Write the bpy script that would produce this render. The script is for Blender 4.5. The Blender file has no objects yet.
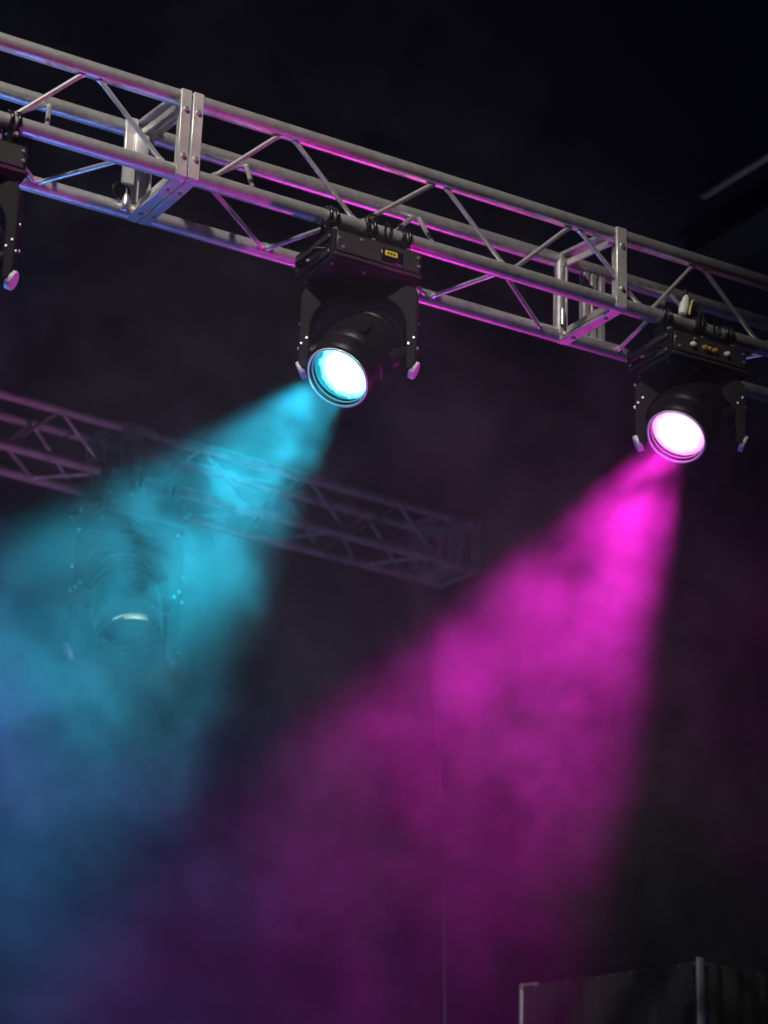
import bpy, bmesh, math, random
from mathutils import Vector, Matrix

random.seed(7)
scene = bpy.context.scene
COL = scene.collection
PI = math.pi
V = Vector


# ------------------------------------------------------------------ materials
def new_mat(name):
    m = bpy.data.materials.new(name)
    m.use_nodes = True
    nt = m.node_tree
    return m, nt, nt.nodes['Principled BSDF'], nt.nodes['Material Output']


def metal_mat(name, c0, c1, rough=0.42, metallic=0.75, scale=18.0, bump=0.08):
    m, nt, b, out = new_mat(name)
    tc = nt.nodes.new('ShaderNodeTexCoord')
    n = nt.nodes.new('ShaderNodeTexNoise')
    n.inputs['Scale'].default_value = scale
    n.inputs['Detail'].default_value = 6
    n.inputs['Roughness'].default_value = 0.65
    r = nt.nodes.new('ShaderNodeValToRGB')
    r.color_ramp.elements[0].position = 0.3
    r.color_ramp.elements[0].color = (*c0, 1)
    r.color_ramp.elements[1].position = 0.72
    r.color_ramp.elements[1].color = (*c1, 1)
    rr = nt.nodes.new('ShaderNodeMapRange')
    rr.inputs['To Min'].default_value = rough + 0.12
    rr.inputs['To Max'].default_value = rough - 0.1
    bp = nt.nodes.new('ShaderNodeBump')
    bp.inputs['Strength'].default_value = bump
    bp.inputs['Distance'].default_value = 0.004
    L = nt.links.new
    L(tc.outputs['Object'], n.inputs['Vector'])
    L(n.outputs['Fac'], r.inputs['Fac'])
    L(n.outputs['Fac'], rr.inputs['Value'])
    L(r.outputs['Color'], b.inputs['Base Color'])
    L(rr.outputs['Result'], b.inputs['Roughness'])
    L(n.outputs['Fac'], bp.inputs['Height'])
    L(bp.outputs['Normal'], b.inputs['Normal'])
    b.inputs['Metallic'].default_value = metallic
    return m


def plain_mat(name, c, rough=0.5, metallic=0.0, var=0.25, scale=25.0):
    m, nt, b, out = new_mat(name)
    tc = nt.nodes.new('ShaderNodeTexCoord')
    n = nt.nodes.new('ShaderNodeTexNoise')
    n.inputs['Scale'].default_value = scale
    n.inputs['Detail'].default_value = 4
    r = nt.nodes.new('ShaderNodeValToRGB')
    r.color_ramp.elements[0].color = (*[x * (1 - var) for x in c], 1)
    r.color_ramp.elements[1].color = (*[min(1, x * (1 + var)) for x in c], 1)
    nt.links.new(tc.outputs['Object'], n.inputs['Vector'])
    nt.links.new(n.outputs['Fac'], r.inputs['Fac'])
    nt.links.new(r.outputs['Color'], b.inputs['Base Color'])
    b.inputs['Roughness'].default_value = rough
    b.inputs['Metallic'].default_value = metallic
    return m


def lens_mat(name, core, edge, s_core, s_edge, radius, shift=(0.020, 0.010, 0)):
    """A lit lens: hot in the middle, its own colour towards the rim, faint concentric ridges."""
    m, nt, b, out = new_mat(name)
    nt.nodes.remove(b)
    L = nt.links.new
    tc = nt.nodes.new('ShaderNodeTexCoord')
    ln = nt.nodes.new('ShaderNodeVectorMath')
    ln.operation = 'LENGTH'
    sep = nt.nodes.new('ShaderNodeSeparateXYZ')
    cmb = nt.nodes.new('ShaderNodeCombineXYZ')
    L(tc.outputs['Object'], sep.inputs[0])
    L(sep.outputs['X'], cmb.inputs['X'])
    L(sep.outputs['Y'], cmb.inputs['Y'])
    offs = nt.nodes.new('ShaderNodeVectorMath')
    offs.operation = 'SUBTRACT'
    offs.inputs[1].default_value = shift
    L(cmb.outputs[0], offs.inputs[0])
    L(offs.outputs[0], ln.inputs[0])
    nz = nt.nodes.new('ShaderNodeTexNoise')
    nz.inputs['Scale'].default_value = 38
    nz.inputs['Detail'].default_value = 3
    L(tc.outputs['Object'], nz.inputs['Vector'])
    ad = nt.nodes.new('ShaderNodeMath')
    ad.operation = 'MULTIPLY_ADD'
    ad.inputs[1].default_value = 0.022
    L(nz.outputs['Fac'], ad.inputs[0])
    L(ln.outputs['Value'], ad.inputs[2])
    mr = nt.nodes.new('ShaderNodeMapRange')
    mr.inputs['From Min'].default_value = radius * 0.66
    mr.inputs['From Max'].default_value = radius * 1.18
    L(ad.outputs[0], mr.inputs['Value'])
    mx = nt.nodes.new('ShaderNodeMix')
    mx.data_type = 'RGBA'
    L(mr.outputs['Result'], mx.inputs['Factor'])
    mx.inputs['A'].default_value = (*[x * s_core for x in core], 1)
    mx.inputs['B'].default_value = (*[x * s_edge for x in edge], 1)
    em = nt.nodes.new('ShaderNodeEmission')
    L(mx.outputs['Result'], em.inputs['Color'])
    em.inputs['Strength'].default_value = 1
    L(em.outputs[0], out.inputs['Surface'])
    return m


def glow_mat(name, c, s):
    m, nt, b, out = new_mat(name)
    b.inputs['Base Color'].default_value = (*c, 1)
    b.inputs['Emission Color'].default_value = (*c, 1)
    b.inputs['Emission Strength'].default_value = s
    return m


ALU = metal_mat('dull_aluminium', (0.50, 0.485, 0.46), (0.88, 0.86, 0.83), 0.34, 0.8, 22, 0.25)
ALU_PLATE = metal_mat('scratched_aluminium_plate', (0.42, 0.40, 0.37), (0.80, 0.77, 0.72), 0.44, 0.6, 12, 0.3)
ALU_OLD = metal_mat('weathered_aluminium', (0.22, 0.21, 0.21), (0.48, 0.46, 0.46), 0.5, 0.5, 16, 0.2)
STEEL = metal_mat('bright_steel', (0.45, 0.45, 0.45), (0.75, 0.75, 0.75), 0.4, 0.9, 30, 0.05)
BLACK_METAL = plain_mat('black_powder_coat', (0.008, 0.008, 0.009), 0.75, 0.0)
BLACK_METAL.node_tree.nodes['Principled BSDF'].inputs['Specular IOR Level'].default_value = 0.15
BLACK_SHELL = plain_mat('black_plastic_shell', (0.005, 0.005, 0.0065), 0.42, 0.0)
BLACK_SHELL.node_tree.nodes['Principled BSDF'].inputs['Specular IOR Level'].default_value = 0.15
BLACK_PANEL = plain_mat('charcoal_panel', (0.03, 0.029, 0.028), 0.45, 0.1)
BLACK_CLAMP = plain_mat('black_clamp_metal', (0.010, 0.010, 0.011), 0.22, 0.4)
RUBBER = plain_mat('black_rubber', (0.011, 0.011, 0.012), 0.45)
CAP_MAT = plain_mat('pale_satin_plastic', (0.62, 0.60, 0.62), 0.4, 0.0, 0.05)
YELLOW = plain_mat('yellow_label', (0.55, 0.52, 0.03), 0.5, 0, 0.35, 120)
AMBER = plain_mat('amber_connector', (0.50, 0.30, 0.05), 0.4, 0.2)
WHITE_PLASTIC = plain_mat('white_plastic', (0.75, 0.73, 0.66), 0.45)
DARK_GLASS = plain_mat('dark_lens_glass', (0.02, 0.03, 0.04), 0.08, 0.0)
RING_GLASS = plain_mat('clear_lens_rim', (0.62, 0.66, 0.68), 0.15, 0.0, 0.05)
CLOTH = plain_mat('black_molton_cloth', (0.004, 0.0035, 0.005), 0.95, 0, 0.4, 6)
FLOOR_MAT = plain_mat('dark_stage_floor', (0.012, 0.012, 0.013), 0.7, 0, 0.4, 3)
DARK_STEEL = plain_mat('dark_roof_steel', (0.10, 0.10, 0.12), 0.5, 0.3)
NAVY_STEEL = plain_mat('navy_painted_steel', (0.012, 0.012, 0.02), 0.6, 0.1)
WIRE_MAT = plain_mat('grey_cable_jacket', (0.10, 0.095, 0.10), 0.5)
LENS_CYAN = lens_mat('cyan_lit_lens', (0.22, 0.85, 1.0), (0.01, 0.42, 0.60), 8.0, 1.0, 0.089)
LENS_PINK = lens_mat('magenta_lit_lens', (1.0, 0.16, 0.80), (0.95, 0.15, 0.80), 10.0, 2.0, 0.089, (0.0, 0.0, 0))
GLEAM = glow_mat('pale_gleam_glow', (0.75, 0.95, 0.62), 2.2)


# ------------------------------------------------------------------ mesh helpers
class MB:
    def __init__(self):
        self.bm = bmesh.new()

    def _x(self, geom, mat):
        bmesh.ops.transform(self.bm, matrix=mat, verts=[g for g in geom if isinstance(g, bmesh.types.BMVert)])

    def box(self, c, s, rot=None, bevel=0.0, seg=2):
        r = bmesh.ops.create_cube(self.bm, size=1.0)
        vs = r['verts']
        M = Matrix.Diagonal((*s, 1))
        bmesh.ops.transform(self.bm, matrix=M, verts=vs)
        if bevel > 0:
            es = list({e for v in vs for e in v.link_edges})
            rb = bmesh.ops.bevel(self.bm, geom=es, offset=bevel, segments=seg, affect='EDGES', profile=0.5)
            vs = list({v for f in rb['faces'] for v in f.verts} | {v for v in vs if v.is_valid})
        T = Matrix.Translation(V(c)) @ (rot.to_4x4() if rot is not None else Matrix.Identity(4))
        bmesh.ops.transform(self.bm, matrix=T, verts=vs)
        return self

    def tube(self, a, b, r, r2=None, seg=20, cap=True):
        a, b = V(a), V(b)
        d = b - a
        q = d.to_track_quat('Z', 'Y')
        M = Matrix.Translation((a + b) / 2) @ q.to_matrix().to_4x4()
        bmesh.ops.create_cone(self.bm, cap_ends=cap, segments=seg, radius1=r, radius2=r if r2 is None else r2,
                              depth=d.length, matrix=M)
        return self

    def path(self, pts, r, seg=10, closed=False):
        """A round bar swept along a polyline (parallel transport)."""
        pts = [V(p) for p in pts]
        n = len(pts)
        tang = []
        for i in range(n):
            if closed:
                t = pts[(i + 1) % n] - pts[i - 1]
            else:
                t = pts[min(i + 1, n - 1)] - pts[max(i - 1, 0)]
            tang.append(t.normalized())
        up = V((0, 0, 1)) if abs(tang[0].z) < 0.9 else V((1, 0, 0))
        nrm = tang[0].cross(up).normalized()
        rings = []
        for i in range(n):
            t = tang[i]
            nrm = (nrm - t * nrm.dot(t)).normalized()
            bn = t.cross(nrm)
            rr = r[i] if isinstance(r, (list, tuple)) else r
            rings.append([self.bm.verts.new(pts[i] + nrm * math.cos(2 * PI * k / seg) * rr + bn * math.sin(2 * PI * k / seg) * rr)
                          for k in range(seg)])
        m = n if closed else n - 1
        for i in range(m):
            A, B = rings[i], rings[(i + 1) % n]
            for k in range(seg):
                self.bm.faces.new((A[k], A[(k + 1) % seg], B[(k + 1) % seg], B[k]))
        if not closed:
            self.bm.faces.new(list(reversed(rings[0])))
            self.bm.faces.new(rings[-1])
        return self

    def lathe(self, prof, M=None, seg=48, closed=False):
        """prof: (radius, height) pairs about local Z, then moved by M."""
        M = M or Matrix.Identity(4)
        rings = []
        for (r, z) in prof:
            if r < 1e-6:
                rings.append([self.bm.verts.new(M @ V((0, 0, z)))])
            else:
                rings.append([self.bm.verts.new(M @ V((r * math.cos(2 * PI * k / seg), r * math.sin(2 * PI * k / seg), z)))
                              for k in range(seg)])
        prs = list(zip(rings, rings[1:]))
        if closed:
            prs.append((rings[-1], rings[0]))
        for A, B in prs:
            for k in range(seg):
                k2 = (k + 1) % seg
                if len(A) == 1 and len(B) == 1:
                    continue
                if len(A) == 1:
                    self.bm.faces.new((A[0], B[k], B[k2]))
                elif len(B) == 1:
                    self.bm.faces.new((A[k], B[0], A[k2]))
                else:
                    self.bm.faces.new((A[k], B[k], B[k2], A[k2]))
        return self

    def prism(self, pts, y0, y1, M=None):
        """A polygon in local XZ extruded from y0 to y1."""
        M = M or Matrix.Identity(4)
        a = [self.bm.verts.new(M @ V((x, y0, z))) for x, z in pts]
        b = [self.bm.verts.new(M @ V((x, y1, z))) for x, z in pts]
        self.bm.faces.new(a)
        self.bm.faces.new(list(reversed(b)))
        n = len(pts)
        for i in range(n):
            j = (i + 1) % n
            self.bm.faces.new((a[i], b[i], b[j], a[j]))
        return self

    def build(self, name, mat, parent=None, smooth=True, bevel=0.0, label=None):
        bm = self.bm
        bmesh.ops.recalc_face_normals(bm, faces=bm.faces)
        me = bpy.data.meshes.new(name)
        bm.to_mesh(me)
        bm.free()
        me.materials.append(mat)
        if smooth:
            for p in me.polygons:
                p.use_smooth = True
            try:
                me.set_sharp_from_angle(angle=math.radians(38))
            except Exception:
                pass
        o = bpy.data.objects.new(name, me)
        COL.objects.link(o)
        if parent is not None:
            o.parent = parent
        if bevel > 0:
            bv = o.modifiers.new('edge', 'BEVEL')
            bv.width = bevel
            bv.segments = 2
            bv.limit_method = 'ANGLE'
            bv.angle_limit = math.radians(40)
        if label:
            o['label'] = label
        return o


def thing(name, label, cat, loc=(0, 0, 0), rotz=0.0, group=None):
    o = bpy.data.objects.new(name, None)
    COL.objects.link(o)
    o.location = loc
    o.rotation_euler = (0, 0, rotz)
    o.empty_display_size = 0.1
    o['label'] = label
    o['category'] = cat
    if group:
        o['group'] = group
    return o


def tag(o, label, cat, group=None, kind=None):
    o['label'] = label
    o['category'] = cat
    if group:
        o['group'] = group
    if kind:
        o['kind'] = kind
    return o


# ------------------------------------------------------------------ truss
# local frame: x along the truss, y away from the camera, z up; chords A (front top) B (front bottom)
# C (rear top) D (rear bottom)
H = 0.12
CH = {'A': V((0, -H, H)), 'B': V((0, -H, -H)), 'C': V((0, -H + 0.298, H + 0.029)), 'D': V((0, -H + 0.298, -H))}
RC, RB = 0.0245, 0.0075


def on(c, x):
    return CH[c] + V((x, 0, 0))


def chord(c, x0, x1, root, mat):
    o = MB().tube(on(c, x0), on(c, x1), RC, seg=28).build('chord', mat, root)
    return o


def brace(c0, x0, c1, x1, root, mat, r=RB):
    a, b = on(c0, x0), on(c1, x1)
    across = (CH[c1] - CH[c0]).normalized()
    a, b = a + across * RC, b - across * RC      # x0, x1 are where the bar meets the tube's skin
    d = (b - a).normalized()
    m = MB()
    a2, b2 = a - d * 0.005, b + d * 0.005
    m.tube(a2, b2, r, seg=14)
    # the coped weld at both ends
    m.tube(a2, a2 + d * 0.014, r * 1.35, r * 1.02, seg=14)
    m.tube(b2 - d * 0.014, b2, r * 1.02, r * 1.35, seg=14)
    return m.build('brace', mat, root)


def end_frame(x, w, root, mat, bolts=True, front=True):
    """A square frame of flat plates around the four chords, at position x (centre), width w along the truss."""
    fr = MB()
    t = 0.010

    def plate(c0, c1, off):
        a, b = CH[c0], CH[c1]
        mid = (a + b) / 2 + V(off) + V((x, 0, 0))
        d = (b - a)
        ln = d.length + (0.038 if c0 == 'B' and c1 == 'A' else 0.016)
        q = d.to_track_quat('Z', 'X').to_matrix()
        # keep the plate's local axes: x along truss
        z = d.normalized()
        xx = V((1, 0, 0))
        yy = z.cross(xx).normalized()
        R = Matrix((xx, yy, z)).transposed()
        return mid, (w, t, ln), R

    for c0, c1, off in (('B', 'A', (0, -RC + 0.002, 0)), ('D', 'C', (0, RC - 0.002, 0)),
                        ('B', 'D', (0, 0, -RC + 0.004)), ('A', 'C', (0, 0, RC - 0.004))):
        c, s, R = plate(c0, c1, off)
        fr.box(c, s, R, 0.002, 1)
    # inner flanges standing square to the plates
    for c0, c1, off in (('B', 'A', (0, 0.012, 0)), ('D', 'C', (0, -0.012, 0)),
                        ('B', 'D', (0, 0, 0.012)), ('A', 'C', (0, 0, -0.012))):
        c, s, R = plate(c0, c1, off)
        fr.box(c, (0.008, 0.022, s[2] - 0.07), R, 0.001, 1)
    o = fr.build('end_frame', mat, root)
    if bolts:
        for c, dz in (('A', -0.045), ('B', 0.045)):
            p = CH[c] + V((x, -RC - 0.003, dz))
            MB().tube(p, p + V((0, -0.007, 0)), 0.0085, 0.007, seg=6).build('bolt', STEEL, o, smooth=False)
        for c, dy in (('B', 0.06), ('D', -0.06)):
            p = CH[c] + V((x, dy, -RC - 0.001))
            MB().tube(p, p + V((0, 0, -0.007)), 0.0085, 0.007, seg=6).build('bolt', STEEL, o, smooth=False)
    return o


def coupler(c, x, root, mat, ln=0.07):
    """The conical coupler sleeve where two chords meet."""
    a = on(c, x)
    m = MB()
    m.tube(a - V((ln / 2, 0, 0)), a + V((ln / 2, 0, 0)), RC * 1.1, seg=28)
    return m.build('coupler', mat, root)


ZT = 4.95
# ---- front truss: two bolted segments
G_T = 'bolted lengths of aluminium box truss'
left = thing('truss_segment', 'near aluminium box truss length running out past the frame edge from the double bolted plates', 'truss', (0, 0, ZT), 0, G_T)
for c in 'ABCD':
    chord(c, -2.1, -0.0125, left, ALU)
end_frame(-0.030, 0.033, left, ALU_PLATE)
for a in [('A', -0.345, 'B', -0.535), ('A', -0.288, 'B', -0.085), ('B', -0.585, 'A', -0.80), ('A', -0.86, 'B', -1.06),
          ('B', -1.11, 'A', -1.33), ('A', -1.38, 'B', -1.6),
          ('C', -0.345, 'B', -0.565), ('C', -0.325, 'B', -0.43), ('C', -1.0, 'B', -1.22), ('C', -0.98, 'B', -1.09),
          ('D', -0.335, 'B', -0.20), ('B', -0.60, 'D', -0.355), ('B', -0.63, 'D', -0.90), ('D', -0.93, 'B', -1.12)]:
    brace(*a, left, ALU)

right = thing('truss_segment', 'long near aluminium box truss length carrying the cyan light and the magenta light', 'truss', (0, 0, ZT), 0, G_T)
for c in 'ABCD':
    chord(c, -0.0085, 3.3, right, ALU)
end_frame(0.009, 0.033, right, ALU_PLATE)
for a in [('B', 0.085, 'A', 0.283), ('A', 0.343, 'B', 0.545), ('B', 0.582, 'A', 0.817), ('A', 0.872, 'B', 1.075),
          ('B', 1.128, 'A', 1.325), ('A', 1.368, 'B', 1.594), ('B', 1.652, 'A', 1.813), ('A', 1.862, 'B', 2.067),
          ('B', 2.125, 'A', 2.35), ('A', 2.40, 'B', 2.62), ('B', 2.66, 'A', 2.9),
          ('C', 0.305, 'B', 0.06), ('C', 0.325, 'B', 0.225), ('C', 0.92, 'B', 0.69), ('C', 0.945, 'B', 0.845),
          ('C', 1.92, 'B', 1.69), ('C', 1.945, 'B', 1.86),
          ('B', 0.085, 'D', 0.385), ('D', 0.412, 'B', 0.50), ('B', 0.56, 'D', 0.965), ('D', 1.003, 'B', 1.078),
          ('B', 1.105, 'D', 1.403), ('D', 1.72, 'B', 1.66), ('D', 2.00, 'B', 2.14), ('B', 2.18, 'D', 2.42)]:
    brace(*a, right, ALU)
mid = end_frame(1.512, 0.040, right, ALU_PLATE)
# the rear upright tube and the coupling pin of the intermediate frame
MB().tube(on('D', 1.512) + V((-0.02, -0.01, 0)), on('C', 1.512) + V((-0.02, -0.01, 0)), 0.016, seg=20).build('upright', ALU_OLD, right)
up2 = MB()
for k, dx in enumerate((0.085, 0.115, 0.15)):
    up2.box(((on('D', 1.512 + dx) + on('C', 1.512 + dx)) / 2), (0.022, 0.03, 0.24), None, 0.003, 1)
up2.build('upright', ALU_OLD, right)
p = on('D', 1.49) + V((0, -0.03, RC))
MB().tube(p, p + V((0, 0, 0.055)), 0.0085, seg=16).build('locking_pin', STEEL, right)
# rear of the bolted joint: hinged plate and its cheek
jk = MB()
jk.box(on('C', -0.075) + V((0, -0.05, -0.10)), (0.04, 0.012, 0.22), None, 0.003, 1)
jk.box(on('C', -0.05) + V((0.005, -0.06, -0.085)), (0.05, 0.02, 0.09), None, 0.01, 2)
jk.build('joint_plate', ALU_PLATE, left)
# small shackle hanging at the joint
sh = MB()
c0 = on('D', -0.085) + V((0, -0.028, 0.045))
sh.path([c0 + V((math.cos(t) * 0.026, 0, math.sin(t) * 0.026)) for t in [2 * PI * k / 20 for k in range(20)]], 0.004, 8, True)
so = tag(sh.build('cable_ring', BLACK_CLAMP), 'dark wire ring looped behind the double bolted truss plates', 'ring')
so.location = (0, 0, ZT)
so2 = MB().lathe([(0, -0.036), (0.010, -0.03), (0.015, -0.012), (0.010, 0.012), (0.005, 0.024), (0, 0.026)], seg=20)
so2 = so2.build('spring_pin', STEEL, so)
so2.location = on('D', -0.070) + V((0, -0.035, 0.012))

# ---- rear truss
G_B = 'lengths of the far truss in the haze'
BO = V((0, 3.854, ZT + 0.685))
BY = 0.0775
bl = thing('truss_segment', 'far truss length in blue haze, nearer end with purple lit chords', 'truss', BO, BY, G_B)
br = thing('truss_segment', 'far truss length fading through the cyan beam to its plated end beside the magenta beam', 'truss', BO, BY, G_B)
for c in 'ABCD':
    chord(c, -1.5, 1.632, bl, ALU_OLD)
    chord(c, 1.640, 3.66, br, ALU_OLD)
end_frame(1.608, 0.05, bl, ALU_OLD, bolts=False)
end_frame(1.664, 0.05, br, ALU_OLD, bolts=False)
for x in (3.50, 3.56, 3.65):
    end_frame(x, 0.045, br, ALU_OLD, bolts=False)
for a in [('B', 1.045, 'A', 1.248), ('A', 1.295, 'B', 1.50), ('A', 0.70, 'B', 1.0), ('B', 0.48, 'A', 0.66), ('A', 0.1, 'B', 0.42),
          ('B', 1.03, 'D', 1.28), ('D', 1.31, 'B', 1.53), ('C', 1.30, 'D', 1.5), ('D', 1.05, 'C', 1.25),
          ('B', 0.5, 'D', 0.75), ('D', 0.8, 'B', 1.0)]:
    brace(*a, bl, ALU_OLD, 0.009)
for a in [('B', 1.80, 'A', 2.00), ('A', 2.05, 'B', 2.30), ('B', 2.36, 'A', 2.60), ('A', 2.655, 'B', 2.86), ('B', 2.92, 'A', 3.15),
          ('A', 3.195, 'B', 3.40), ('D', 2.63, 'B', 2.78), ('B', 2.86, 'D', 3.10), ('D', 3.21, 'B', 3.35), ('B', 1.8, 'D', 2.1),
          ('D', 2.15, 'B', 2.33), ('C', 2.7, 'D', 2.9), ('D', 2.5, 'C', 2.66), ('C', 3.2, 'D', 3.4), ('D', 2.95, 'C', 3.16)]:
    brace(*a, br, ALU_OLD, 0.009)

# ------------------------------------------------------------------ moving head lights
G_L = 'moving head lights hanging from the near truss'


def arc(cx, cz, r, a0, a1, n):
    return [(cx + r * math.cos(a0 + (a1 - a0) * k / n), cz + r * math.sin(a0 + (a1 - a0) * k / n)) for k in range(n + 1)]


def light_fixture(loc, rotz, aim, yoke_angle, label, lens_m, s=1.0, group=None, lit=True, zp=-0.335, ze=-0.42, off=0.035, front='label', drop=0.0, ring_m=None, dx=0.0):
    """loc = point on the lower chord's axis; everything hangs below. aim = beam direction (in the light's own frame)."""
    root = thing('moving_head_light', label, 'stage light', loc, rotz, group)
    root.scale = (s, s, s)
    W, D, T = 0.302, 0.232, 0.100
    zt = -0.070 - drop        # top of the chassis
    zb = zt - T
    y0 = off
    # chassis: bevelled box, lower edge chamfered all round
    hw, hd = W / 2, D / 2
    m = MB()
    prof = [(-hd, zt - 0.004), (-hd + 0.004, zt), (hd - 0.004, zt), (hd, zt - 0.004), (hd, zb + 0.03), (hd - 0.035, zb), (-hd + 0.012, zb), (-hd, zb + 0.012)]
    Rz = Matrix.Rotation(PI / 2, 4, 'Z')
    m.prism(prof, -hw, hw, Matrix.Translation((0, y0, 0)) @ Rz.inverted() @ Matrix.Scale(-1, 4, (1, 0, 0)))
    base = m.build('base', BLACK_METAL, root, bevel=0.004)
    # front panel, end panels with ribs
    MB().box((0, y0 - hd - 0.002, zt - 0.040), (W - 0.02, 0.006, 0.062), None, 0.002, 1).build('control_panel', BLACK_PANEL, base)
    MB().box((0, y0 - hd - 0.003, zb + 0.018), (W - 0.008, 0.008, 0.010), None, 0.002, 1).build('lower_rail', BLACK_PANEL, base)
    for sx in (-1, 1):
        e = MB()
        for zz in (zt - 0.022, zb + 0.03):
            e.box((sx * (hw + 0.003), y0, zz), (0.010, D - 0.03, 0.016), None, 0.003, 1)
        e.build('end_rail', BLACK_PANEL, base)
        h = MB()
        h.path([(sx * hw, y0 - 0.07, zt - 0.052), (sx * (hw + 0.022), y0 - 0.06, zt - 0.052), (sx * (hw + 0.022), y0 + 0.06, zt - 0.052), (sx * hw, y0 + 0.07, zt - 0.052)], 0.007, 10)
        h.build('carry_handle', BLACK_CLAMP, base)
    for (x, z) in ((-hw + 0.016, zt - 0.03), (-hw + 0.03, zt - 0.058), (hw - 0.016, zt - 0.022), (hw - 0.014, zb + 0.05), (-0.06, zt - 0.018)):
        MB().tube((x, y0 - hd - 0.004, z), (x, y0 - hd - 0.009, z), 0.0055, 0.004, seg=12).build('screw', STEEL, base)
    for (x, y) in ((-hw + 0.014, -hd + 0.03), (-hw + 0.014, hd - 0.05), (hw - 0.014, -hd + 0.03), (hw - 0.05, hd - 0.05), (-0.03, -hd + 0.03)):
        MB().tube((x, y0 + y, zb + 0.001), (x, y0 + y, zb - 0.005), 0.006, 0.004, seg=12).build('screw', STEEL, base)
    for (y, z) in ((0.07, zt - 0.045), (0.09, zt - 0.06), (0.03, zt - 0.05)):
        MB().tube((-hw - 0.001, y0 + y, z), (-hw - 0.008, y0 + y, z), 0.006, 0.004, seg=12).build('screw', STEEL, base)
    if front == 'label':
        MB().box((0.045, y0 - hd - 0.006, zt - 0.043), (0.074, 0.004, 0.040), None, 0.002, 1).build('display_bezel', BLACK_CLAMP, base)
        lb = MB().box((0.040, y0 - hd - 0.0085, zt - 0.037), (0.042, 0.002, 0.017), None, 0.0005, 1).build('display', YELLOW, base, label='small yellow display')
        sq = MB()
        for k in range(3):
            sq.box((0.030 + 0.010 * k, y0 - hd - 0.0098, zt - 0.037), (0.006, 0.0008, 0.007))
        sq.build('display_marks', BLACK_PANEL, base)
    elif front == 'plugs':
        for x, mt, rr in ((-0.070, WHITE_PLASTIC, 0.0095), (-0.022, AMBER, 0.0105), (-0.006, AMBER, 0.0085), (0.018, AMBER, 0.0095), (0.066, WHITE_PLASTIC, 0.0095)):
            q = MB()
            q.tube((x, y0 - hd - 0.003, zt - 0.040), (x, y0 - hd - 0.014, zt - 0.040), rr, rr * 0.85, seg=18)
            q.tube((x, y0 - hd - 0.013, zt - 0.040), (x, y0 - hd - 0.018, zt - 0.040), rr * 0.5, rr * 0.4, seg=12)
            q.build('socket', mt, base)
    # clamps over the chord: half-coupler hook, block, bolt
    for x in (-0.122, 0.006, 0.128):
        c = MB()
        r0 = RC / s + 0.0065
        for dx in (-0.011, 0.011):
            pts = [(x + dx, 0.0, 0.0)] and [(x + dx, math.sin(t) * r0, math.cos(t) * r0) for t in [(-2.45 + 4.9 * k / 20) for k in range(21)]]
            pts = [(x + dx, -0.020, zt + 0.002)] + pts + [(x + dx, 0.020, zt + 0.002)]
            c.path(pts, 0.0065, 10)
        c.box((x, 0, (zt - 0.034) / 2), (0.034, 0.05, -zt - 0.034 + 0.006), None, 0.004, 1)
        co = c.build('clamp', BLACK_CLAMP, root)
        MB().tube((x, -0.032, -0.050), (x, -0.044, -0.050), 0.008, 0.006, seg=6).build('bolt', STEEL, co)
        w = MB()
        w.tube((x, 0.034, -0.046), (x, 0.05, -0.046), 0.009, 0.006, seg=10)
        w.box((x, 0.054, -0.046), (0.036, 0.006, 0.014), None, 0.003, 1)
        w.build('wing_nut', BLACK_CLAMP, co)
    # yoke: U-shaped, turned about the vertical
    half, arm_w, dep = 0.157, 0.032, 0.058
    yt = zb - 0.010
    y_in = yt - 0.034
    zpv = zp - drop
    Y = Matrix.Translation((dx, y0, 0)) @ Matrix.Rotation(yoke_angle, 4, 'Z')
    MB().tube(Y @ V((0, 0, zb + 0.002)), Y @ V((0, 0, yt - 0.002)), 0.062, seg=32).build('pan_collar', BLACK_SHELL, root)
    o_, i_ = half + arm_w / 2, half - arm_w / 2
    re = zp - ze
    outer = arc(-o_ + 0.035, yt - 0.035, 0.035, PI, PI / 2, 6) + arc(o_ - 0.035, yt - 0.035, 0.035, PI / 2, 0, 6)
    outer += [(o_, zpv), (o_ - 0.002, zpv - re * 0.7), (o_ - 0.012, zpv - re), (i_ + 0.002, zpv - re), (i_, zpv)]
    rI = 0.105
    outer += arc(i_ - rI, y_in - rI, rI, 0, PI / 2, 10) + arc(-i_ + rI, y_in - rI, rI, PI / 2, PI, 10)
    outer += [(-i_, zpv), (-i_ - 0.002, zpv - re), (-o_ + 0.012, zpv - re), (-o_ + 0.002, zpv - re * 0.7), (-o_, zpv)]
    ym = MB().prism(outer, -dep / 2, dep / 2, Y)
    yoke = ym.build('yoke', BLACK_METAL, root, bevel=0.005)
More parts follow.
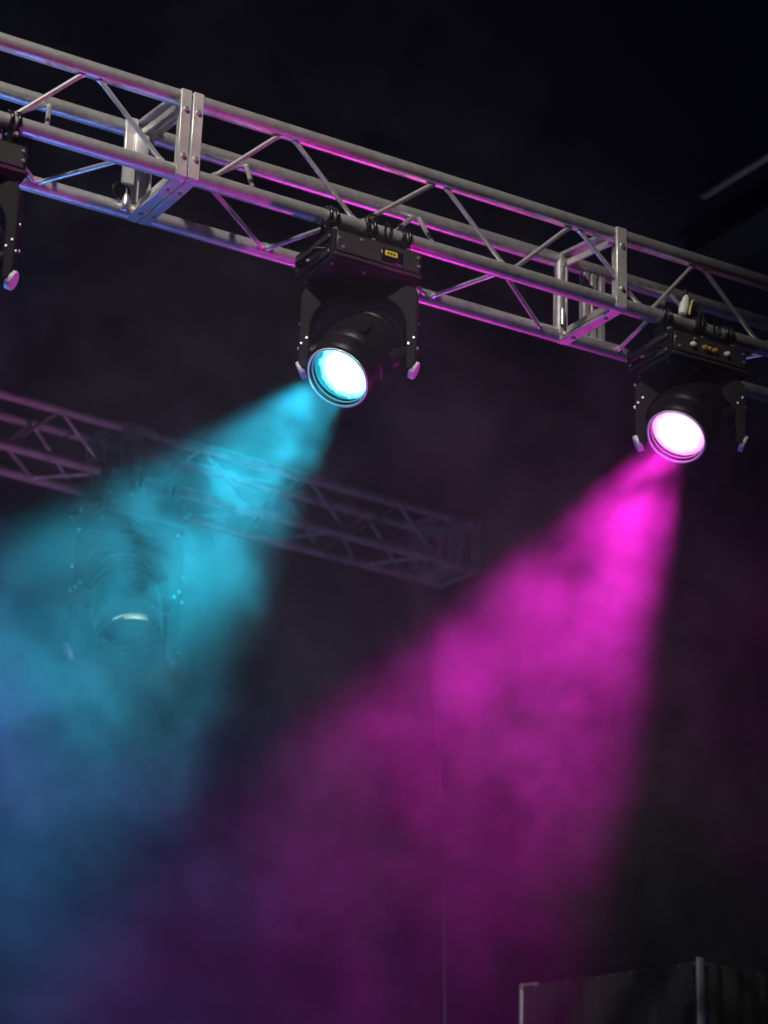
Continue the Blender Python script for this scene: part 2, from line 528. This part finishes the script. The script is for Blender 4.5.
    for sx in (-1, 1):
        # pale round end cap, facing outwards and a little down
        q = (Y.to_3x3() @ V((sx, 0, -0.45))).normalized()
        Mq = Matrix.Translation(Y @ V((sx * (o_ - 0.006), 0, zpv - re + 0.006))) @ q.to_track_quat('Z', 'Y').to_matrix().to_4x4()
        MB().lathe([(0, -0.01), (0.027, -0.01), (0.027, 0.003), (0.025, 0.006), (0, 0.007)], Mq, 32).build('arm_cap', CAP_MAT, yoke, label='pale round cap on the yoke arm end')
        for dz, dy in ((0.012, -0.02), (0.03, 0.018), (0.10, 0.0)):
            a = Y @ V((sx * (o_ - 0.002), dy, zpv + dz))
            b = Y @ V((sx * (o_ + 0.004), dy, zpv + dz))
            MB().tube(a, b, 0.0055, 0.004, seg=12).build('screw', STEEL, yoke)
            a = Y @ V((sx * half + dy * 0.4, -dep / 2 + 0.002, zpv + dz + 0.012))
            b = Y @ V((sx * half + dy * 0.4, -dep / 2 - 0.004, zpv + dz + 0.012))
            if dz < 0.05:
                MB().tube(a, b, 0.0045, 0.0035, seg=12).build('screw', STEEL, yoke)
    # head: local +Z is the beam
    d = V(aim).normalized()
    ex = (Y.to_3x3() @ V((1, 0, 0)))
    ex = (ex - d * ex.dot(d)).normalized()
    ey = d.cross(ex)
    Hm = Matrix.Translation(Y @ V((0, 0, zpv))) @ Matrix((ex, ey, d)).transposed().to_4x4()
    hp = [(0, -0.150), (0.055, -0.150), (0.078, -0.140), (0.094, -0.112), (0.100, -0.085), (0.097, -0.081), (0.097, -0.075),
          (0.102, -0.070), (0.104, -0.055), (0.100, -0.051), (0.100, -0.045), (0.106, -0.040), (0.111, 0.0), (0.111, 0.050), (0.108, 0.070),
          (0.104, 0.074), (0.104, 0.080), (0.107, 0.084), (0.106, 0.110), (0.103, 0.130), (0.099, 0.134), (0.0935, 0.133), (0.0915, 0.126),
          (0.0905, 0.100), (0.0905, 0.088), (0, 0.088)]
    head = MB().lathe(hp, Hm, 64).build('head', BLACK_SHELL, root)
    # trunnions between head and arms
    for sx in (-1, 1):
        tr = MB()
        a = Hm @ V((sx * 0.095, 0, 0))
        b = Y @ V((sx * (i_ + 0.004), 0, zpv))
        tr.tube(a, b, 0.034, 0.026, seg=24)
        tr.build('trunnion', BLACK_SHELL, root)
    # seam strip on the head
    st = MB()
    st.box((0, 0.1095, 0.02), (0.10, 0.006, 0.045), None, 0.002, 1)
    st.bm.transform(Hm)
    st.build('seam_plate', BLACK_CLAMP, head)
    # lens: its own frame so that the lens pattern is centred
    lp = [(0.0895, 0.0)]
    n = 22
    for k in range(1, n):
        r = 0.0895 * (1 - k / n)
        lp.append((r, 0.012 * (1 - (r / 0.0895) ** 2) + (0.0014 if k % 2 else 0)))
    lp.append((0, 0.0125))
    lo = MB().lathe([(0.0895, -0.006)] + lp, None, 64).build('lens', lens_m, head)
    lo.matrix_local = Hm @ Matrix.Translation((0, 0, 0.106))
    rg = MB()
    n = 64
    rg.path([Hm @ V((0.0945 * math.cos(2 * PI * k / n), 0.0945 * math.sin(2 * PI * k / n), 0.140)) for k in range(n)], 0.0035, 10, True)
    rg.path([Hm @ V((0.0885 * math.cos(2 * PI * k / n), 0.0885 * math.sin(2 * PI * k / n), 0.124)) for k in range(n)], 0.0022, 8, True)
    rg.build('lens_rim', ring_m or RING_GLASS, head)
    return root, Hm, head


CHB = CH['B'] + V((0, 0, ZT))
AIM1 = (-0.604, -0.243, -0.755)
AIM2 = (-0.575, -0.227, -0.787)
YA = math.radians(-35)
f1, H1, hd1 = light_fixture(CHB + V((0.59, 0, 0)), 0, AIM1, YA, 'black moving head stage light shining cyan through the haze', LENS_CYAN, group=G_L, zp=-0.392, ze=-0.447, dx=0.018)
f2, H2, hd2 = light_fixture(CHB + V((1.812, 0, 0)), 0, AIM2, YA, 'black moving head stage light shining bright magenta', LENS_PINK, group=G_L, front='plugs', zp=-0.285, ze=-0.395)
f3, H3, hd3 = light_fixture(CHB + V((-0.665, 0, 0)), 0, (-0.62, -0.2, -0.75), YA, 'dark unlit moving head light cut by the frame edge', DARK_GLASS, group=G_L, front='none', zp=-0.40, ze=-0.47, drop=0.03)
bq = BO + Matrix.Rotation(BY, 3, 'Z') @ (CH['B'] + V((1.685, 0, 0)))
f4, H4, hd4 = light_fixture(bq, BY, (-0.06, -0.42, -0.90), math.radians(-22), 'large dark moving head light hanging from the far truss inside the blue haze', DARK_GLASS, s=1.45, front='none', ring_m=BLACK_CLAMP, zp=-0.40, ze=-0.585)
# added emissive strip: a pale gleam at the top edge of the far lens
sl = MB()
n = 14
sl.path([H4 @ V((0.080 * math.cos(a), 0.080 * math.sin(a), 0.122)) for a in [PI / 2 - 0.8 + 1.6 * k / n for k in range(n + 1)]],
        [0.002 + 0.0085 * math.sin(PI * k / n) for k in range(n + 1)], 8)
sl.build('gleam_strip', GLEAM, hd4, label='thin pale gleam at the lens edge made as a glowing strip')


# ------------------------------------------------------------------ safety cables and plug by the lights
def safety_cable(x, label):
    m = MB()
    c = CHB + V((x, 0, 0))
    pts = []
    for k in range(29):
        t = 2 * PI * k / 28
        pts.append(c + V((0.030 * math.sin(t) + 0.012 * math.cos(2 * t), math.sin(t) * 0.036 - 0.002, 0.006 + math.cos(t) * 0.044)))
    m.path(pts[:-1], 0.0042, 8, True)
    o = m.build('safety_cable', RUBBER)
    tag(o, label, 'cable', 'safety cables over the near lower truss tube')
    k = MB()
    b = c + V((0.026, -0.044, -0.012))
    k.path([b + V((0.010 * math.cos(t), -0.004, 0.030 * math.sin(t))) for t in [2 * PI * q / 20 for q in range(20)]], 0.0038, 8, True)
    k.tube(b + V((0.010, -0.004, -0.012)), b + V((0.010, -0.004, 0.012)), 0.0055, seg=12)
    k.build('carabiner', BLACK_CLAMP, o)
    return o


safety_cable(0.615, 'black safety cable looped on the tube above the cyan light')
safety_cable(1.845, 'black safety cable looped on the tube above the magenta light')

pc = CHB + V((1.755, -0.020, 0.045))
pl = thing('cable_plug', 'white and yellow cable plug resting on the tube above the magenta light', 'plug', pc)
MB().lathe([(0, 0), (0.014, 0.002), (0.0175, 0.018), (0.016, 0.04), (0.011, 0.062), (0.006, 0.075), (0, 0.077)],
           Matrix.Translation((0, 0, -0.024)) @ Matrix.Rotation(math.radians(14), 4, 'Y') @ Matrix.Scale(0.8, 4, (0, 1, 0)), 24).build('plug_body', WHITE_PLASTIC, pl)
yb = MB()
yb.path([(0.022, -0.006, -0.02), (0.028, -0.008, 0.01), (0.036, -0.006, 0.032), (0.048, 0, 0.038), (0.060, 0.004, 0.028)], 0.0040, 10)
yb.build('yellow_lead', plain_mat('yellow_lead_jacket', (0.6, 0.5, 0.16), 0.5), pl)
bb = MB()
bb.path([(0.030, 0.004, -0.022), (0.040, 0.0, 0.012), (0.050, 0.0, 0.028), (0.062, 0.0, 0.016), (0.074, -0.002, -0.012), (0.085, -0.006, -0.032)], 0.0085, 12)
bb.path([(0.012, 0.002, 0.05), (0.016, 0.004, 0.066), (0.024, 0.006, 0.056), (0.03, 0.006, 0.02)], 0.0055, 10)
bb.build('black_lead', RUBBER, pl)

# power lead running along the lower tube to the far-end light
cb = MB()
pts = []
for k in range(60):
    x = -1.9 + 1.25 * k / 59
    pts.append(V((x, -0.085 + 0.006 * math.sin(9 * x), ZT - H + RC + 0.006 + 0.006 * math.sin(14 * x))))
cb.path(pts, 0.006, 8)
tag(cb.build('power_cable', RUBBER), 'black power cable lying along the lower tube above the unlit light', 'cable')


# ------------------------------------------------------------------ hanging wire under the far truss end
wr = MB()
P0 = BO + Matrix.Rotation(BY, 3, 'Z') @ (CH['D'] + V((3.50, -0.02, -RC)))
pts = []
for k in range(41):
    t = k / 40
    pts.append(V((P0.x + 0.215 * (1 - math.exp(-t / 0.15)), P0.y - 0.10 * t, P0.z * (1 - t) + 0.01 * t)))
wr.path(pts, 0.006, 8)
tag(wr.build('hanging_cable', WIRE_MAT), 'thin grey cable hanging down from the end of the far truss', 'cable')

# ------------------------------------------------------------------ dark roof beams
rb = MB()
rb.box((4.46, 0.6, 7.50), (0.05, 5.1, 0.05), None, 0.01, 2)
tag(rb.build('roof_beam', ALU_OLD), 'thin dark roof beam high above the truss in the dark upper corner', 'beam', kind='thing')
rb2 = MB()
rb2.box((4.87, 0.9, 7.50), (0.20, 5.6, 0.14), None, 0.015, 2)
rb2.box((4.87, 0.9, 7.58), (0.30, 5.6, 0.02), None, 0.004, 1)
rb2.box((4.87, 0.9, 7.42), (0.30, 5.6, 0.02), None, 0.004, 1)
tag(rb2.build('roof_beam', NAVY_STEEL), 'broad faint roof beam just below the thin dark one', 'beam', kind='thing')

# ------------------------------------------------------------------ draped tower
TC = V((3.051, 1.463, 0))      # corner
TL = V((2.894, 2.420, 0))
TR = V((4.231, 1.695, 0))
TH = 3.153
def tower():
    root = thing('draped_tower', 'dark cloth covered scaffold tower with pale corner posts, only its top showing', 'tower', (0, 0, 0))

    def post(p, name, r, z1, mt=DARK_STEEL):
        m = MB()
        m.tube(p, p + V((0, 0, z1)), r, seg=20)
        m.box(p + V((0, 0, 0.01)), (0.16, 0.16, 0.02), None, 0.003, 1)
        return m.build(name, mt, root)
    cp = post(TC, 'corner_post', 0.018, TH)
    MB().tube(TC + V((-0.018, -0.008, 0)), TC + V((-0.018, -0.008, TH)), 0.004, seg=10).build('lit_edge_strip', ALU_OLD, cp, label='pale strip as the lit edge of the post')  # added strip standing in for the post's lit edge
    post(TL, 'side_post', 0.011, TH, ALU)
    post(TR, 'side_post', 0.014, TH)
    m = MB()
    dcl = (TC - TL).normalized()
    m.tube(TL + V((0, 0, TH - 0.012)), TL + dcl * 0.09 + V((0, 0, TH - 0.012)), 0.011, seg=16)
    m.build('elbow', ALU, root)
    for a, b in ((TL, TC), (TC, TR)):
        MB().tube(a + V((0, 0, TH - 0.02)), b + V((0, 0, TH - 0.02)), 0.008, seg=12).build('top_rail', DARK_STEEL, root)
        d = (b - a)
        n = V((d.y, -d.x, 0)).normalized()
        c = MB()
        N = 60
        top, bot, topb, botb = [], [], [], []
        for k in range(N + 1):
            t = 0.03 + 0.94 * k / N
            w = n * (0.016 + 0.010 * math.sin(k * 1.1) + 0.005 * math.sin(k * 2.7))
            p_ = a + d * t + w
            top.append(c.bm.verts.new(p_ + V((0, 0, TH - 0.015))))
            bot.append(c.bm.verts.new(p_ + n * 0.02 * math.sin(k * 0.9) + V((0, 0, 0.03))))
            topb.append(c.bm.verts.new(p_ - n * 0.004 + V((0, 0, TH - 0.015))))
            botb.append(c.bm.verts.new(p_ - n * 0.004 + n * 0.02 * math.sin(k * 0.9) + V((0, 0, 0.03))))
        for k in range(N):
            c.bm.faces.new((top[k], top[k + 1], bot[k + 1], bot[k]))
            c.bm.faces.new((topb[k], botb[k], botb[k + 1], topb[k + 1]))
            c.bm.faces.new((top[k], topb[k], topb[k + 1], top[k + 1]))
            c.bm.faces.new((bot[k], bot[k + 1], botb[k + 1], botb[k]))
        c.bm.faces.new((top[0], bot[0], botb[0], topb[0]))
        c.bm.faces.new((top[N], topb[N], botb[N], bot[N]))
        c.build('drape', CLOTH, root)


tower()

# ------------------------------------------------------------------ floor
fl = MB().box((1.0, 3.0, -0.05), (22, 24, 0.1)).build('floor', FLOOR_MAT)
fl['kind'] = 'structure'

# ------------------------------------------------------------------ haze
HZ0, HZ1 = V((-2.2, -1.5, 1.3)), V((4.2, 2.25, 5.75))
me = bpy.data.meshes.new('haze')
bm = bmesh.new()
bmesh.ops.create_cube(bm, size=1.0)
bmesh.ops.transform(bm, matrix=Matrix.Translation((HZ0 + HZ1) / 2) @ Matrix.Diagonal((*(HZ1 - HZ0), 1)), verts=bm.verts)
bm.to_mesh(me)
bm.free()
hz = bpy.data.objects.new('haze', me)
COL.objects.link(hz)
tag(hz, 'drifting stage haze filling the dark hall around both beams', 'haze', kind='stuff')
hm = bpy.data.materials.new('drifting_haze')
hm.use_nodes = True
nt = hm.node_tree
for n_ in list(nt.nodes):
    nt.nodes.remove(n_)
L = nt.links.new
out = nt.nodes.new('ShaderNodeOutputMaterial')
vs = nt.nodes.new('ShaderNodeVolumeScatter')
vs.inputs['Color'].default_value = (0.92, 0.93, 0.95, 1)
vs.inputs['Anisotropy'].default_value = 0.25
tc = nt.nodes.new('ShaderNodeTexCoord')
n1 = nt.nodes.new('ShaderNodeTexNoise')
n1.inputs['Scale'].default_value = 3.6
n1.inputs['Detail'].default_value = 6.0
n1.inputs['Roughness'].default_value = 0.72
n1.inputs['Distortion'].default_value = 0.8
r1 = nt.nodes.new('ShaderNodeMapRange')
r1.inputs['From Min'].default_value = 0.44
r1.inputs['From Max'].default_value = 0.62
r1.inputs['To Min'].default_value = 0.006
r1.inputs['To Max'].default_value = 0.100
L(tc.outputs['Object'], n1.inputs['Vector'])
L(n1.outputs['Fac'], r1.inputs['Value'])
# the haze hangs in a layer under the truss: thinner towards the floor and the roof
geo = nt.nodes.new('ShaderNodeNewGeometry')
sz = nt.nodes.new('ShaderNodeSeparateXYZ')
L(geo.outputs['Position'], sz.inputs[0])
lay = nt.nodes.new('ShaderNodeFloatCurve')
zr = nt.nodes.new('ShaderNodeMapRange')
zr.inputs['From Min'].default_value = 1.5
zr.inputs['From Max'].default_value = 6.5
L(sz.outputs['Z'], zr.inputs['Value'])
L(zr.outputs['Result'], lay.inputs['Value'])
cu = lay.mapping.curves[0]
cu.points[0].location = (0.0, 0.15)
cu.points[1].location = (1.0, 0.03)
for x_, y_ in ((0.22, 0.22), (0.29, 0.45), (0.36, 0.88), (0.43, 1.0), (0.50, 0.90), (0.57, 0.60), (0.64, 0.25), (0.72, 0.08)):
    cu.points.new(x_, y_)
lay.mapping.update()
ml = nt.nodes.new('ShaderNodeMath')
ml.operation = 'MULTIPLY'
L(r1.outputs['Result'], ml.inputs[0])
L(lay.outputs[0], ml.inputs[1])
L(ml.outputs[0], vs.inputs['Density'])
L(vs.outputs[0], out.inputs['Volume'])
me.materials.append(hm)

# ------------------------------------------------------------------ light
def lamp(name, typ, loc, color, energy, target=None, **kw):
    l = bpy.data.lights.new(name, typ)
    l.color = color
    l.energy = energy
    for k, v in kw.items():
        setattr(l, k, v)
    o = bpy.data.objects.new(name, l)
    COL.objects.link(o)
    o.location = loc
    if target is not None:
        o.rotation_euler = (V(target) - V(loc)).to_track_quat('-Z', 'Y').to_euler()
    return o


def beam_lamp(name, root, Hm, color, energy, angle, blend):
    M = Matrix.Translation(root.location) @ Hm
    p = M @ V((0, 0, 0.150))
    d = (M.to_3x3() @ V((0, 0, 1)))
    return lamp(name, 'SPOT', p, color, energy, p + d, spot_size=math.radians(angle), spot_blend=blend, shadow_soft_size=0.06)


beam_lamp('cyan_beam', f1, H1, (0.022, 0.60, 0.88), 2300, 32, 0.6)
beam_lamp('magenta_beam', f2, H2, (1.0, 0.018, 0.72), 2200, 30.5, 0.55)

# unseen lamps outside the frame, without modelled fixtures
lamp('white_front_lamp', 'SPOT', (-3.2, -4.0, 9.4), (1.0, 0.94, 0.87), 2500, (0.2, 0, 4.98), spot_size=math.radians(28), spot_blend=0.9, shadow_soft_size=0.12)
lamp('blue_rim_lamp', 'SPOT', (-1.3, 3.2, 2.2), (0.09, 0.38, 1.0), 1000, (-0.75, 0.0, 4.9), spot_size=math.radians(22), spot_blend=0.8, shadow_soft_size=0.1)
lamp('magenta_rim_lamp', 'SPOT', (2.6, 2.9, 1.5), (1.0, 0.03, 0.72), 250, (1.15, 0.0, 4.9), spot_size=math.radians(22), spot_blend=0.9, shadow_soft_size=0.25)
lamp('violet_floor_lamp', 'SPOT', (0.2, 0.9, 0.6), (0.16, 0.24, 1.0), 260, (0.7, 0.0, 4.9), spot_size=math.radians(46), spot_blend=0.9, shadow_soft_size=0.1)
lamp('purple_front_lamp', 'SPOT', (-2.0, -3.0, 1.2), (0.70, 0.22, 0.90), 45, (-0.2, 0, 4.9), spot_size=math.radians(38), spot_blend=0.9, shadow_soft_size=0.1)
lamp('magenta_cap_fill', 'SPOT', (4.4, -1.6, 1.6), (1.0, 0.02, 0.70), 650, (0.2, -0.15, 4.35), spot_size=math.radians(19), spot_blend=0.7, shadow_soft_size=0.1)  # added spot, tints the yoke arm caps magenta
lamp('blue_haze_fill', 'SPOT', (-1.9, -0.1, 4.4), (0.16, 0.20, 1.0), 4000, (-0.6, 0.7, 2.0), spot_size=math.radians(84), spot_blend=1.0, shadow_soft_size=0.08)  # added wide spot with no fixture there, turns the lower haze blue
lamp('blue_cap_fill', 'SPOT', (-1.8, 1.6, 1.0), (0.04, 0.45, 0.85), 260, (1.7, 3.9, 4.7), spot_size=math.radians(24), spot_blend=0.9, shadow_soft_size=0.1)  # added spot, colours the far light's arm caps
lamp('pink_rear_fill', 'SPOT', (0.2, 2.3, 1.2), (0.85, 0.24, 0.75), 380, (0.5, 4.0, 5.8), spot_size=math.radians(36), spot_blend=0.9, shadow_soft_size=0.1)  # added spot, brightens the far truss in pink
lamp('plum_rear_fill', 'SPOT', (3.0, 2.9, 1.2), (0.70, 0.15, 0.60), 80, (3.0, 4.1, 5.7), spot_size=math.radians(36), spot_blend=0.9, shadow_soft_size=0.1)  # added fainter spot for the plated end of the far truss
lamp('roof_fill', 'SPOT', (6.2, -0.5, 5.9), (0.75, 0.75, 1.0), 300, (4.5, 2.4, 7.5), spot_size=math.radians(50), spot_blend=0.9, shadow_soft_size=0.1)  # added spot that only makes the roof beams show

w = bpy.data.worlds.new('night')
scene.world = w
w.use_nodes = True
bg = w.node_tree.nodes['Background']
bg.inputs['Color'].default_value = (0.25, 0.22, 0.75, 1)
bg.inputs['Strength'].default_value = 0.004

# ------------------------------------------------------------------ camera
cam = bpy.data.cameras.new('camera')
co = bpy.data.objects.new('camera', cam)
COL.objects.link(co)
yaw, pitch, roll = -0.5306, 0.3496, 0.0325
R = Matrix.Rotation(yaw, 3, 'Z') @ Matrix.Rotation(PI / 2 + pitch, 3, 'X') @ Matrix.Rotation(roll, 3, 'Z')
co.matrix_world = Matrix.Translation((-2.5795, -5.6855, ZT - 3.3455)) @ R.to_4x4()
cam.sensor_fit = 'HORIZONTAL'
cam.sensor_width = 36
cam.lens = 2400 / 768 * 36
cam.clip_start = 0.1
cam.clip_end = 200
cam.dof.use_dof = True
cam.dof.focus_distance = 6.95
cam.dof.aperture_fstop = 4.0
scene.camera = co

# ------------------------------------------------------------------ render look
scene.view_settings.view_transform = 'Standard'
scene.view_settings.look = 'None'
scene.view_settings.exposure = 0
scene.view_settings.gamma = 1
scene.view_settings.use_curve_mapping = False
cy = scene.cycles
cy.volume_bounces = 0
cy.max_bounces = 6
cy.volume_step_rate = 0.16
cy.volume_max_steps = 256
cy.use_denoising = True
cy.sample_clamp_indirect = 4
